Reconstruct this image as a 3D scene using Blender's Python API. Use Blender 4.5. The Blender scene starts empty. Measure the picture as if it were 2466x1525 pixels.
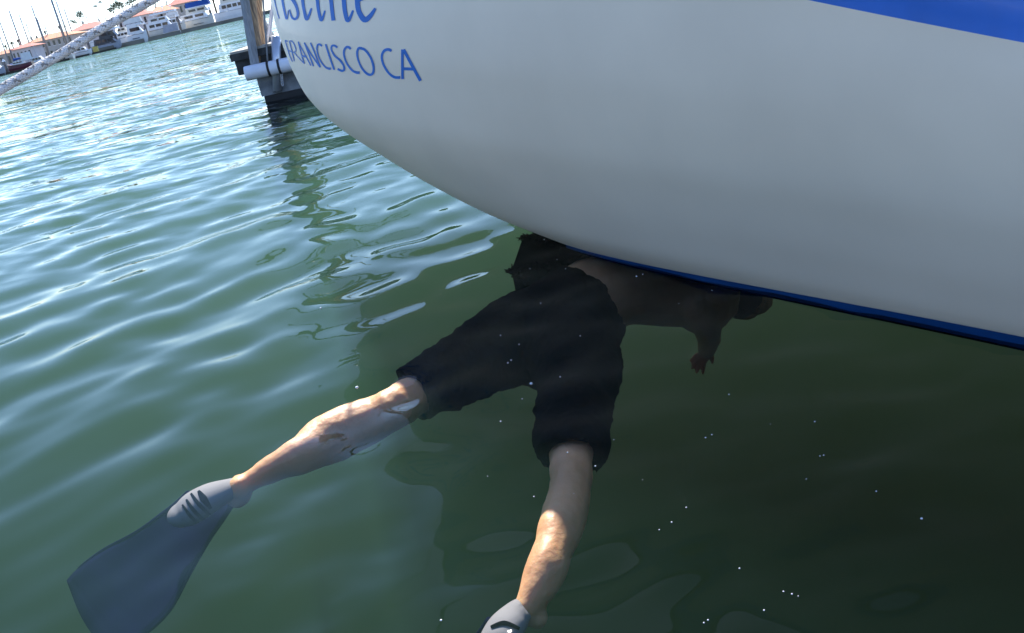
import bpy, bmesh, math, random
import numpy as np
from mathutils import Vector, Matrix, noise as mnoise
from mathutils.bvhtree import BVHTree

random.seed(7)
S = bpy.context.scene
COL = S.collection

# ------------------------------------------------------------------ camera
WD, HT, F = 2466.0, 1525.0, 2480.0
ROLL, CAM_H = math.radians(12.5), 1.0
PITCH = math.atan(848 / F)
R0 = Vector((1, 0, 0)); U0 = Vector((0, math.sin(PITCH), math.cos(PITCH)))
FW = Vector((0, math.cos(PITCH), -math.sin(PITCH)))
IR = R0 * math.cos(ROLL) - U0 * math.sin(ROLL)
IU = R0 * math.sin(ROLL) + U0 * math.cos(ROLL)
CAM = Vector((0, 0, CAM_H))
cd = bpy.data.cameras.new('camera')
cd.sensor_width = 36; cd.lens = 36 * F / WD; cd.clip_start = 0.05; cd.clip_end = 6000
co = bpy.data.objects.new('camera', cd); COL.objects.link(co)
co.matrix_world = Matrix(((IR.x, IU.x, -FW.x, 0), (IR.y, IU.y, -FW.y, 0), (IR.z, IU.z, -FW.z, CAM_H), (0, 0, 0, 1)))
S.camera = co

# ------------------------------------------------------------------ sky and sun
SUN_EL, SUN_AZ = math.radians(43.5), math.radians(-5)      # azimuth from +Y towards +X
w = bpy.data.worlds.new('World'); S.world = w; w.use_nodes = True
nt = w.node_tree; nt.nodes.clear()
sky = nt.nodes.new('ShaderNodeTexSky'); sky.sky_type = 'NISHITA'; sky.sun_disc = False
sky.sun_elevation = SUN_EL; sky.sun_rotation = SUN_AZ; sky.dust_density = .2; sky.air_density = .75; sky.ozone_density = 1.5
bg = nt.nodes.new('ShaderNodeBackground'); bg.inputs['Strength'].default_value = 0.14
wo = nt.nodes.new('ShaderNodeOutputWorld')
tint = nt.nodes.new('ShaderNodeVectorMath'); tint.operation = 'MULTIPLY'; tint.inputs[1].default_value = (.88, .97, 1.14)
nt.links.new(sky.outputs[0], tint.inputs[0]); nt.links.new(tint.outputs[0], bg.inputs[0]); nt.links.new(bg.outputs[0], wo.inputs[0])
sl = bpy.data.lights.new('sun', 'SUN'); sl.energy = 4.8; sl.angle = math.radians(0.5); sl.color = (1, .95, .87)
so = bpy.data.objects.new('sun', sl); COL.objects.link(so)
sdir = Vector((math.sin(SUN_AZ) * math.cos(SUN_EL), math.cos(SUN_AZ) * math.cos(SUN_EL), math.sin(SUN_EL)))
so.rotation_euler = sdir.to_track_quat('Z', 'Y').to_euler()
vs = S.view_settings
S.display_settings.display_device = 'sRGB'
vs.view_transform = 'Standard'; vs.look = 'None'; vs.exposure = 1.1; vs.gamma = 1; vs.use_curve_mapping = False
cy = S.cycles
cy.use_denoising = True; cy.denoiser = 'OPENIMAGEDENOISE'
cy.max_bounces = 10; cy.transparent_max_bounces = 16; cy.volume_bounces = 0; cy.glossy_bounces = 4; cy.diffuse_bounces = 4
cy.caustics_reflective = False; cy.caustics_refractive = False
cy.sample_clamp_indirect = 6; cy.sample_clamp_direct = 40

# ------------------------------------------------------------------ helpers
def ray(px, py): return FW + IR * ((px - WD / 2) / F) + IU * ((HT / 2 - py) / F)
def W(px, py, z=0.0):
    d = ray(px, py); return CAM + d * ((z - CAM_H) / d.z)
def at(px, py, y):
    d = ray(px, py); return CAM + d * (y / d.y)

def tag(o, label=None, cat=None, group=None, kind=None):
    if label: o['label'] = label
    if cat: o['category'] = cat
    if group: o['group'] = group
    if kind: o['kind'] = kind
    return o
def empty(name, loc=(0, 0, 0), rz=0, label=None, cat=None, group=None):
    o = bpy.data.objects.new(name, None); COL.objects.link(o); o.location = loc; o.rotation_euler = (0, 0, rz)
    o.empty_display_size = .1
    return tag(o, label, cat, group)
def mesh_obj(name, verts, faces, mat, parent=None, smooth=False):
    me = bpy.data.meshes.new(name); me.from_pydata([tuple(v) for v in verts], [], faces); me.update()
    if mat: me.materials.append(mat)
    if smooth:
        for p in me.polygons: p.use_smooth = True
    o = bpy.data.objects.new(name, me); COL.objects.link(o)
    if parent: o.parent = parent
    return o
class MB:
    def __init__(s): s.v = []; s.f = []
    def add(s, vs_, fs):
        b = len(s.v); s.v += [Vector(v) for v in vs_]; s.f += [tuple(i + b for i in f) for f in fs]; return s
    def box(s, c, d, rz=0, taper=1.0):
        cx, cy_, cz = c; hx, hy, hz = d[0] / 2, d[1] / 2, d[2] / 2; q = []
        for z, t in ((-hz, 1), (hz, taper)):
            for x, y in ((-hx, -hy), (hx, -hy), (hx, hy), (-hx, hy)):
                x2, y2 = x * t, y * t
                q.append((cx + x2 * math.cos(rz) - y2 * math.sin(rz), cy_ + x2 * math.sin(rz) + y2 * math.cos(rz), cz + z))
        return s.add(q, [(0, 3, 2, 1), (4, 5, 6, 7), (0, 1, 5, 4), (1, 2, 6, 5), (2, 3, 7, 6), (3, 0, 4, 7)])
    def tube(s, pts, rad, n=12, cap=True, flat=None):
        pts = [Vector(p) for p in pts]; m = len(pts)
        if not hasattr(rad, '__len__'): rad = [rad] * m
        t0 = (pts[1] - pts[0]).normalized()
        ref = Vector((0, 0, 1)) if abs(t0.z) < .9 else Vector((1, 0, 0))
        u = (ref - t0 * ref.dot(t0)).normalized(); vsx = []
        for i, p in enumerate(pts):
            t = (pts[min(i + 1, m - 1)] - pts[max(i - 1, 0)]).normalized()
            u = (u - t * u.dot(t)).normalized(); v = t.cross(u)
            ku = flat[i] if flat else 1
            for k in range(n):
                a = 2 * math.pi * k / n
                vsx.append(p + u * (math.cos(a) * rad[i] * ku) + v * (math.sin(a) * rad[i]))
        fs = [(i * n + k, i * n + (k + 1) % n, (i + 1) * n + (k + 1) % n, (i + 1) * n + k) for i in range(m - 1) for k in range(n)]
        if cap: fs += [tuple(range(n - 1, -1, -1)), tuple((m - 1) * n + k for k in range(n))]
        return s.add(vsx, fs)
    def ball(s, c, r, n=12, sq=(1, 1, 1)):
        vsx = [(c[0], c[1], c[2] - r * sq[2])]
        for i in range(1, n // 2):
            a = -math.pi / 2 + math.pi * i / (n // 2)
            for k in range(n):
                b = 2 * math.pi * k / n
                vsx.append((c[0] + r * sq[0] * math.cos(a) * math.cos(b), c[1] + r * sq[1] * math.cos(a) * math.sin(b), c[2] + r * sq[2] * math.sin(a)))
        vsx.append((c[0], c[1], c[2] + r * sq[2])); L = len(vsx) - 1; fs = []
        for k in range(n): fs.append((0, 1 + (k + 1) % n, 1 + k))
        for i in range(n // 2 - 2):
            for k in range(n):
                a = 1 + i * n; fs.append((a + k, a + (k + 1) % n, a + n + (k + 1) % n, a + n + k))
        a = 1 + (n // 2 - 2) * n
        for k in range(n): fs.append((a + k, a + (k + 1) % n, L))
        return s.add(vsx, fs)
    def build(s, name, mat, parent=None, smooth=False): return mesh_obj(name, s.v, s.f, mat, parent, smooth)

def remesh(o, vox, smooth_it=2):
    m = o.modifiers.new('r', 'REMESH'); m.mode = 'VOXEL'; m.voxel_size = vox; m.use_smooth_shade = True
    if smooth_it:
        k = o.modifiers.new('s', 'SMOOTH'); k.iterations = smooth_it; k.factor = .5
    dg = bpy.context.evaluated_depsgraph_get(); dg.update()
    me = bpy.data.meshes.new_from_object(o.evaluated_get(dg))
    o.modifiers.clear(); mats = list(o.data.materials); o.data = me
    if not me.materials:
        for q in mats: me.materials.append(q)
    for p in me.polygons: p.use_smooth = True
    return o

def catmull(pts, n=8):
    P = [Vector(p) for p in pts]; out = []
    for i in range(len(P) - 1):
        a, b, c, d = P[max(i - 1, 0)], P[i], P[i + 1], P[min(i + 2, len(P) - 1)]
        for k in range(n):
            t = k / n
            out.append(.5 * ((2 * b) + (c - a) * t + (2 * a - 5 * b + 4 * c - d) * t * t + (3 * b - a - 3 * c + d) * t ** 3))
    out.append(P[-1]); return out

# ------------------------------------------------------------------ materials
def mat(name, col, rough=.6, metal=0, spec=.5, coat=0, var=0, vscale=6, bump=0, bscale=40, stretch=None, col2=None):
    m = bpy.data.materials.new(name); m.use_nodes = True; t = m.node_tree; b = t.nodes['Principled BSDF']
    b.inputs['Base Color'].default_value = (*col, 1); b.inputs['Roughness'].default_value = rough
    b.inputs['Metallic'].default_value = metal; b.inputs['Specular IOR Level'].default_value = spec
    b.inputs['Coat Weight'].default_value = coat
    tc = t.nodes.new('ShaderNodeTexCoord'); mp = t.nodes.new('ShaderNodeMapping')
    t.links.new(tc.outputs['Object'], mp.inputs[0])
    if stretch: mp.inputs['Scale'].default_value = stretch
    if var or col2:
        n = t.nodes.new('ShaderNodeTexNoise'); n.inputs['Scale'].default_value = vscale; n.inputs['Detail'].default_value = 5
        t.links.new(mp.outputs[0], n.inputs['Vector'])
        r = t.nodes.new('ShaderNodeValToRGB'); r.color_ramp.elements[0].position = .35; r.color_ramp.elements[1].position = .65
        c2 = col2 or tuple(min(1, c * (1 + var)) for c in col); c1 = col if col2 else tuple(c * (1 - var) for c in col)
        r.color_ramp.elements[0].color = (*c1, 1); r.color_ramp.elements[1].color = (*c2, 1)
        t.links.new(n.outputs[0], r.inputs[0]); t.links.new(r.outputs[0], b.inputs['Base Color'])
    if bump:
        n2 = t.nodes.new('ShaderNodeTexNoise'); n2.inputs['Scale'].default_value = bscale; n2.inputs['Detail'].default_value = 4
        t.links.new(mp.outputs[0], n2.inputs['Vector'])
        bm = t.nodes.new('ShaderNodeBump'); bm.inputs['Strength'].default_value = 1; bm.inputs['Distance'].default_value = bump
        t.links.new(n2.outputs[0], bm.inputs['Height']); t.links.new(bm.outputs[0], b.inputs['Normal'])
    return m
M = {}
M['gelcoat'] = mat('gelcoat', (.78, .66, .505), .48, coat=.06, var=.035, vscale=2.5, bump=.0006, bscale=3)
M['blue'] = mat('blue_paint', (.010, .12, .50), .35, coat=.2, var=.12, vscale=5)
M['letter_blue'] = mat('letter_blue', (.004, .15, .52), .6, spec=.25, var=.08, vscale=9)
M['boot_blue'] = mat('boot_blue', (.006, .055, .19), .35, var=.15, vscale=6)
M['antifoul'] = mat('antifouling', (.002, .003, .004), .9, spec=.02, var=.5, vscale=9, bump=.006, bscale=30)
M['skin'] = mat('skin', (.76, .42, .21), .5, var=.10, vscale=9, bump=.0022, bscale=60)
b_ = M['skin'].node_tree.nodes['Principled BSDF']; b_.inputs['Subsurface Weight'].default_value = .5; b_.inputs['Subsurface Radius'].default_value = (.03, .012, .006); b_.inputs['Subsurface Scale'].default_value = 1.0
M['shorts'] = mat('shorts_cloth', (.003, .0035, .005), .9, spec=.02, var=.3, vscale=18, bump=.002, bscale=120)
M['hair'] = mat('hair', (.012, .009, .007), .6, bump=.004, bscale=90)
M['fin_grey'] = mat('fin_grey_rubber', (.25, .255, .27), .7, spec=.2, var=.08, vscale=12)
M['fin_navy'] = mat('fin_navy_rubber', (.005, .005, .03), .9, spec=.0, var=.25, vscale=7)
M['fin_slit'] = mat('fin_slit_rubber', (.004, .004, .006), .9, spec=0)
M['rope'] = mat('rope_fibre', (.66, .63, .6), .85, var=.12, vscale=60, bump=.0015, bscale=260)
M['rope_fleck'] = mat('rope_fleck', (.27, .25, .23), .9)
M['wood'] = mat('weathered_wood', (.62, .43, .25), .85, col2=(.20, .15, .11), vscale=5, bump=.004, bscale=14, stretch=(14, 14, 1))
M['grey_wood'] = mat('grey_post', (.30, .30, .30), .8, var=.2, vscale=8, stretch=(8, 8, 1))
M['pvc'] = mat('white_pvc', (.78, .77, .8), .35, var=.04, vscale=8)
M['steel'] = mat('grey_pipe', (.55, .56, .6), .35, metal=.6, var=.1)
M['black'] = mat('black_rubber', (.015, .015, .016), .7, var=.2)
M['concrete'] = mat('float_concrete', (.27, .28, .29), .9, col2=(.13, .14, .15), vscale=7, bump=.004, bscale=30)
M['pale_concrete'] = mat('pale_concrete', (.60, .54, .44), .9, var=.1, vscale=3)
M['dark_timber'] = mat('dark_timber', (.045, .045, .042), .85, var=.4, vscale=9, bump=.004, bscale=30)
M['deck_board'] = mat('deck_board', (.42, .39, .33), .85, var=.15, vscale=6)
M['boat_white'] = mat('boat_white', (.78, .78, .77), .35, var=.03, vscale=1)
M['boat_cream'] = mat('boat_cream', (.70, .66, .57), .4, var=.04, vscale=1)
M['boat_grey'] = mat('boat_grey', (.36, .38, .43), .5, var=.1, vscale=2)
M['boat_dark'] = mat('boat_dark', (.03, .03, .035), .35, var=.2, vscale=1)
M['maroon'] = mat('maroon_hull', (.09, .012, .03), .3, var=.1, vscale=1)
M['canvas_blue'] = mat('canvas_blue', (.02, .08, .32), .9, var=.15, vscale=2)
M['canvas_white'] = mat('canvas_white', (.78, .77, .74), .9, var=.05, vscale=2)
M['window'] = mat('window_glass', (.02, .023, .028), .1, var=.2, vscale=1)
M['alu'] = mat('mast_aluminium', (.25, .25, .26), .45, metal=.3, var=.1, vscale=1)
M['pile_wood'] = mat('pile_wood', (.13, .12, .115), .9, var=.25, vscale=2)
M['roof_tile'] = mat('roof_tile', (.62, .27, .13), .85, col2=(.45, .17, .08), vscale=3, bump=.05, bscale=6)
M['roof_red'] = mat('roof_red', (.50, .17, .12), .85, col2=(.36, .10, .075), vscale=3, bump=.05, bscale=6)
M['stucco'] = mat('stucco', (.52, .46, .40), .9, var=.07, vscale=1)
M['stucco_pale'] = mat('stucco_pale', (.62, .57, .56), .9, var=.07, vscale=1)
M['leaf'] = mat('leaf_green', (.045, .07, .03), .7, col2=(.10, .12, .05), vscale=1.2)
M['palm'] = mat('palm_green', (.05, .065, .03), .7, col2=(.09, .10, .045), vscale=2)
M['bark'] = mat('bark', (.13, .10, .075), .9, var=.25, vscale=4)
M['land'] = mat('land', (.20, .18, .14), .95, var=.2, vscale=.1)
M['bubble'] = mat('bubble_white', (.85, .87, .88), .08, spec=1, coat=1)
M['yellow'] = mat('yellow_crate', (.55, .48, .12), .6, var=.1)

# ------------------------------------------------------------------ water
def wave_h(x, y):
    """height of the swell and ripples in metres, numpy arrays"""
    r = np.hypot(x, y)
    h = np.zeros_like(x)
    rng = np.random.RandomState(4)
    kd0 = math.radians(133)
    calm = 1 / (1 + np.exp(-((-.75 * x + .35 * y) - .9) * 2.2))     # calmer lee beside the hull and diver
    far = np.clip((r - 2) / 6, 0, 1)
    for lam, slope, sp, cnt in ((1.3, .014, .12, 4), (.72, .034, .13, 6), (.42, .034, .14, 8), (.25, .017, .18, 9)):
        for i in range(cnt):
            a = kd0 + rng.normal(0, sp); L = lam * rng.uniform(.8, 1.25); k = 2 * math.pi / L
            amp = slope / k / math.sqrt(cnt) * 1.4
            fade = np.clip(1.6 - (.009 * r) / L * 4, 0, 1)
            ph = rng.uniform(0, 6.28)
            # slight meander of the crests
            mx = .25 * L * np.sin(1.3 / lam * (x * math.sin(a) - y * math.cos(a)) * .6 + ph)
            h += amp * fade * (.25 + .75 * calm) * (.75 + .25 * far) * np.sin(k * (x * math.cos(a) + y * math.sin(a) + mx) + ph)
    # slow lapping around the diver and the hull
    for i in range(9):
        a = rng.uniform(0, math.pi * 2); L = rng.uniform(.13, .45); k = 2 * math.pi / L
        fade = np.clip(1.6 - (.009 * r) / L * 4, 0, 1)
        h += .024 / k * fade * np.sin(k * (x * math.cos(a) + y * math.sin(a) + .05 * np.sin(5 * x + 3 * y + i)) + rng.uniform(0, 6.28))
    # broken ripples thrown back by the stern and along the near edge
    for (cx, cy_, rad, sl_, l0, l1, sp, cnt) in ((-.75, 4.9, 1.4, .07, .16, .5, .35, 8), (-.6, 3.4, .75, .045, .12, .4, 1.2, 8), (.5, 1.5, 1.1, .075, .08, .32, 1.4, 12)):
        g = np.exp(-(np.hypot(x - cx, y - cy_) / rad) ** 2)
        for i in range(cnt):
            a = kd0 + rng.normal(0, sp); L = rng.uniform(l0, l1); k = 2 * math.pi / L; ph = rng.uniform(0, 6.28)
            fade = np.clip(1.6 - (.009 * r) / L * 4, 0, 1)
            h += g * fade * sl_ / k / math.sqrt(cnt) * 1.4 * np.sin(k * (x * math.cos(a) + y * math.sin(a) + .1 * L * np.sin(2.2 / L * (x * math.sin(a) - y * math.cos(a)) * .5 + ph)) + ph * 2)
    # rings pushed out by the diver's legs
    for (cx, cy_, L, am, rad) in ((-.62, 1.83, .10, .0006, .22), (-.42, 1.62, .09, .0006, .2), (-.05, 1.75, .16, .0013, .5), (-.33, 2.45, .2, .0009, .7), (.25, 2.75, .22, .002, .9), (.45, 1.35, .14, .0018, .4)):
        d = np.hypot(x - cx, y - cy_)
        h += am * np.exp(-(d / rad) ** 2) * np.sin(2 * math.pi * d / L)
    return h
def build_water():
    NR = 900
    rs = np.concatenate([[.12, .25], .4 * (1300 / .4) ** (np.arange(NR) / (NR - 1))])
    fine = np.linspace(math.radians(-46), math.radians(46), 470)
    coarse = np.linspace(math.radians(46), math.radians(314), 70)[1:-1]
    an = np.concatenate([fine, coarse]); NA = len(an); NRr = len(rs)
    A, Rr = np.meshgrid(an, rs); x = np.sin(A) * Rr; y = np.cos(A) * Rr
    z = wave_h(x, y)
    v = np.stack([x, y, z], -1).reshape(-1, 3)
    i = np.arange(NRr - 1)[:, None]; j = np.arange(NA)[None, :]; j2 = (j + 1) % NA
    q = np.stack([i * NA + j, (i + 1) * NA + j, (i + 1) * NA + j2, i * NA + j2], -1).reshape(-1, 4)[:, ::-1]
    n0 = len(v); rim = v[(NRr - 1) * NA:].copy(); rim[:, 2] = -6
    v = np.concatenate([v, rim])
    faces = [tuple(f) for f in q]
    faces.append(tuple(range(NA - 1, -1, -1)))                           # centre cap
    for k in range(NA):
        k2 = (k + 1) % NA; faces.append(((NRr - 1) * NA + k, n0 + k, n0 + k2, (NRr - 1) * NA + k2))
    faces.append(tuple(range(n0, n0 + NA)))
    m = bpy.data.materials.new('sea_water'); m.use_nodes = True; t = m.node_tree; t.nodes.clear()
    out = t.nodes.new('ShaderNodeOutputMaterial')
    tr = t.nodes.new('ShaderNodeBsdfTransparent'); gl = t.nodes.new('ShaderNodeBsdfGlossy'); gl.inputs['Roughness'].default_value = .015
    fr = t.nodes.new('ShaderNodeFresnel'); fr.inputs['IOR'].default_value = 1.118
    mx = t.nodes.new('ShaderNodeMixShader')
    t.links.new(fr.outputs[0], mx.inputs[0]); t.links.new(tr.outputs[0], mx.inputs[1]); t.links.new(gl.outputs[0], mx.inputs[2])
    t.links.new(mx.outputs[0], out.inputs['Surface'])
    # small chop, growing towards open water: slopes taken from noise, added to the mesh normal
    tc = t.nodes.new('ShaderNodeTexCoord'); L = t.links.new
    ln = t.nodes.new('ShaderNodeVectorMath'); ln.operation = 'LENGTH'; L(tc.outputs['Object'], ln.inputs[0])
    geo = t.nodes.new('ShaderNodeNewGeometry'); acc = geo.outputs['Normal']
    for scale, rot, st, det, d0, d1, s0, s1, kx in ((.55, -20, (.4, 1, 1), 3, 10, 50, 0, 1.2, .6), (2.6, -28, (.30, 1, 1), 3, 3.0, 14, .012, .7, .6), (8.5, -15, (.5, 1, 1), 2, 4.0, 15, .006, .6, .8)):
        mp = t.nodes.new('ShaderNodeMapping'); mp.inputs['Rotation'].default_value = (0, 0, math.radians(rot)); mp.inputs['Scale'].default_value = st
        n = t.nodes.new('ShaderNodeTexNoise'); n.inputs['Scale'].default_value = scale; n.inputs['Detail'].default_value = det; n.inputs['Roughness'].default_value = .45
        L(tc.outputs['Object'], mp.inputs[0]); L(mp.outputs[0], n.inputs['Vector'])
        sb = t.nodes.new('ShaderNodeVectorMath'); sb.operation = 'SUBTRACT'; sb.inputs[1].default_value = (.5, .5, .5); L(n.outputs['Color'], sb.inputs[0])
        an_ = t.nodes.new('ShaderNodeVectorMath'); an_.operation = 'MULTIPLY'; an_.inputs[1].default_value = (kx, 1, 0); L(sb.outputs[0], an_.inputs[0])
        mr = t.nodes.new('ShaderNodeMapRange'); mr.inputs[1].default_value = d0; mr.inputs[2].default_value = d1; mr.inputs[3].default_value = s0; mr.inputs[4].default_value = s1; L(ln.outputs['Value'], mr.inputs[0])
        scl = t.nodes.new('ShaderNodeVectorMath'); scl.operation = 'SCALE'; L(an_.outputs[0], scl.inputs[0]); L(mr.outputs[0], scl.inputs['Scale'])
        ad = t.nodes.new('ShaderNodeVectorMath'); ad.operation = 'ADD'; L(acc, ad.inputs[0]); L(scl.outputs[0], ad.inputs[1]); acc = ad.outputs[0]
    nz = t.nodes.new('ShaderNodeVectorMath'); nz.operation = 'NORMALIZE'; L(acc, nz.inputs[0])
    L(nz.outputs[0], gl.inputs['Normal']); L(nz.outputs[0], fr.inputs['Normal'])
    sc = t.nodes.new('ShaderNodeVolumeScatter'); sc.inputs['Color'].default_value = (.27, .76, .54, 1); sc.inputs['Density'].default_value = .12; sc.inputs['Anisotropy'].default_value = .55
    ab = t.nodes.new('ShaderNodeVolumeAbsorption'); ab.inputs['Color'].default_value = (.44, .42, .28, 1); ab.inputs['Density'].default_value = .50
    av = t.nodes.new('ShaderNodeAddShader'); t.links.new(sc.outputs[0], av.inputs[0]); t.links.new(ab.outputs[0], av.inputs[1])
    t.links.new(av.outputs[0], out.inputs['Volume'])
    return mesh_obj('water', v.tolist(), faces, m, None, True)
water = tag(build_water(), kind='structure')

# ------------------------------------------------------------------ the yacht whose stern fills the picture
# each level: aft silhouette pixel and its distance, near pixel and its distance, tangent lengths
LEV = [
    # (tx, ty, tdist,  rx, ry, rdist)
    (1272, 536, 4.02, 2466, 829, 2.00),
    (1130, 479, 4.22, 2466, 795, 1.975),
    (1000, 412, 4.48, 2466, 745, 1.95),
    (900, 352, 4.70, 2466, 690, 1.925),
    (800, 287, 4.92, 2466, 620, 1.90),
    (740, 231, 5.06, 2466, 540, 1.875),
    (706, 172, 5.16, 2466, 455, 1.86),
    (681, 110, 5.24, 2466, 365, 1.85),
    (658, 35, 5.30, 2466, 275, 1.845),
    (633, -130, 5.36, 2466, 190, 1.845),
    (606, -420, 5.42, 2466, 103, 1.85),      # lower edge of the blue sheer band
    (600, -510, 5.44, 2466, 10, 1.85),
    (596, -590, 5.45, 2466, -70, 1.86),
]
NS = 90
ADIR_LOW, ADIR_TOP = Vector((.47, -.88, 0)), Vector((.60, -.80, 0))
def lerp(a, b, t): return a * (1 - t) + b * t
def bez(p0, p1, p2, p3, t):
    u = 1 - t; return p0 * u ** 3 + p1 * 3 * u * u * t + p2 * 3 * u * t * t + p3 * t ** 3
def level_curve(T, R, ad, q):
    rt = Vector((T.x, T.y, 0)).normalized()
    D = (R - T).length
    p1 = T - rt * D * lerp(.20, .27, q); p1.z = lerp(T.z, R.z, .25)
    p2 = R - ad * D * lerp(.36, .40, q); p2.z = lerp(T.z, R.z, .63)
    near = [bez(T, p1, p2, R, (i / NS) ** 1.25) for i in range(NS + 1)]
    ext = []
    for i in range(1, 25):                                  # on past the frame towards the bow
        s = i * .12; d = ad + Vector((.2, .1, 0)) * s * .25; sl_ = (R.z - p2.z) / (R - p2).length
        ext.append(R + d * s + Vector((0, 0, sl_ * .7 * (1 - math.exp(-s / .7)))))
    # round the back of the stern to the far side
    b = Vector((.911, .413, 0)); back = []
    half = lerp(.25, 1.9, min(1, q * 1.1))
    P3 = T + b * half * 1.25 + Vector((.1, -.15, 0)); P1 = T + rt * lerp(.12, .35, q); P2 = P3 + Vector((-.45, .9, 0)) * lerp(.15, .45, q)
    for i in range(25): back.append(bez(T, P1, P2, P3, i / 24))
    E_ = ext[-1] + b * 2.4
    for i in range(1, 25): back.append(P3.lerp(E_, i / 24) + b * .25 * math.sin(math.pi * i / 24))
    return near, ext, back
hull_lv = []
for k, (tx, ty, td, rx, ry, rd) in enumerate(LEV):
    q = k / (len(LEV) - 1)
    T = W(tx, ty, 0) if k == 0 else at(tx, ty, td)
    R = W(rx, ry, 0) if k == 0 else at(rx, ry, rd)
    hull_lv.append(level_curve(T, R, ADIR_LOW.lerp(ADIR_TOP, q).normalized(), q))
def resample_levels(lv, ks, n):
    """catmull between levels ks[0]..ks[1] so that the side is smoothly curved"""
    rows = []
    cols = [[a[0] + a[1] for a in lv], [a[2] for a in lv]]
    out = []
    for side in cols:
        rr = []
        for i in range(len(side[0])):
            rr.append(catmull([side[k][i] for k in range(len(lv))], n))
        out.append([[rr[i][j] for i in range(len(rr))] for j in range(len(rr[0]))])
    return out
NSUB = 5
near_rows, back_rows = resample_levels(hull_lv, None, NSUB)
def grid_mesh(name, rows, m, parent, flip=False):
    n = len(rows[0]); v = [p for r in rows for p in r]
    f = [(i * n + j, i * n + j + 1, (i + 1) * n + j + 1, (i + 1) * n + j) for i in range(len(rows) - 1) for j in range(n - 1)]
    if flip: f = [q[::-1] for q in f]
    return mesh_obj(name, v, f, m, parent, True)
yacht = empty('sailing_yacht', (0.9, 4.2, 0), 0, 'large white sailing yacht with blue trim whose rounded stern with blue lettering overhangs the water', 'yacht')
yoff = Vector((.9, 4.2, 0))
def yp(o):
    o.parent = yacht; o.matrix_parent_inverse = Matrix.Translation(-yoff); return o
JB = 10 * NSUB                                             # row where the blue sheer band begins
def join_rows(a, b):  # back (reversed) + near
    return [list(reversed(rb))[:-1] + ra for ra, rb in zip(a, b)]
all_rows = join_rows(near_rows, back_rows)
hull = yp(grid_mesh('hull', all_rows[:JB + 1], M['gelcoat'], None))
yp(grid_mesh('sheer_stripe', [[p for p in r] for r in all_rows[JB:]], M['blue'], None))
# boot stripe: a thin band of paint, 2 mm proud of the hull, growing forward from the stern
i0 = int(NS * .36)
lo = near_rows[0]; hi = []
bn = Vector((-.9, -.42, 0))
rowL, rowH = [], []
for i in range(i0, len(lo)):
    px = max(0.0, min(1.0, (i - i0) / (NS * .75)))
    zt = .029 * px ** .8
    # walk up the column until the height is reached
    col = [near_rows[j][i] for j in range(len(near_rows))]
    p = col[0]
    for j in range(len(col) - 1):
        if col[j + 1].z >= zt:
            tt = (zt - col[j].z) / max(1e-6, col[j + 1].z - col[j].z); p = col[j].lerp(col[j + 1], max(0, min(1, tt))); break
    rowL.append(col[0] + bn * .003 + Vector((0, 0, -.010))); rowH.append(p + bn * .003)
yp(grid_mesh('boot_stripe', [rowL, [a.lerp(b, .5) for a, b in zip(rowL, rowH)], rowH], M['boot_blue'], None))
# underwater body, drawn in under the stern
b_in = Vector((.911, .413, 0)); under = []
for dz, ins in ((.012, 0.0), (-.02, .03), (-.05, .12), (-.10, .3), (-.17, .55), (-.28, .85)):
    row = []
    src = all_rows[0]
    nb = len(back_rows[0]) - 1
    for i, p in enumerate(src):
        wgt = 1.0 if i >= nb else 0.0
        s = max(0, (i - nb) / NS)
        row.append(Vector((p.x, p.y, 0)) + (b_in * ins * wgt + Vector((.25, -.55, 0)) * ins * (1 - min(1, s * 1.2)) * .35) + Vector((0, 0, dz - .013)))
    under.append(row)
yp(grid_mesh('underwater_hull', list(reversed(under)), M['antifoul'], None))
# deck, cabin trunk and rail
top = all_rows[-1]; nb = len(back_rows[0])
nearT = near_rows[-1]; backT = back_rows[-1]
NN = min(len(nearT), len(backT)) - 1
na = [nearT[int(i * (len(nearT) - 1) / 60)] for i in range(61)]; ba = [backT[int(i * (len(backT) - 1) / 60)] for i in range(61)]
v = na + ba
yp(mesh_obj('deck', [p - Vector((0, 0, .004)) for p in v], [(i, i + 1, 62 + i, 61 + i) for i in range(60)], M['boat_white'], None))
mb = MB(); mb.tube([p + Vector((0, 0, .012)) for p in na], .022, 8); yp(mb.build('toe_rail', M['dark_timber'], None, True))
# rudder under the counter, furred with weed
mb = MB()
rd = [W(1288, 560, -.02), W(1262, 640, -.08), W(1272, 705, -.28), W(1350, 700, -.30), W(1470, 625, -.10), W(1440, 590, -.02)]
th = Vector((.05, .03, 0)); n = len(rd)
vv = [p - th for p in rd] + [p + th for p in rd]
mb.add(vv, [tuple(range(n)), tuple(range(2 * n - 1, n - 1, -1))] + [(i, i + n, (i + 1) % n + n, (i + 1) % n) for i in range(n)])
for k in range(1100):                                        # weed strands
    a, b_ = rd[random.randrange(3)], rd[3 + random.randrange(3)]
    p = a.lerp(b_, random.random() ** 1.6); d = Vector((random.gauss(-.3, .6), random.gauss(-.1, .6), random.gauss(.05, .35))).normalized() * random.uniform(.008, .026)
    p = p - th * random.uniform(.8, 1.2); s_ = d.cross(Vector((0, 0, 1))).normalized() * random.uniform(.005, .013)
    if p.z > -.015: p.z = -.015
    e = p + d; e.z = min(e.z, -.008)
    mb.add([p - s_, p + s_, e + s_ * .3, e - s_ * .3], [(0, 1, 2, 3)])
yp(mb.build('rudder', M['antifoul'], None))

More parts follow.
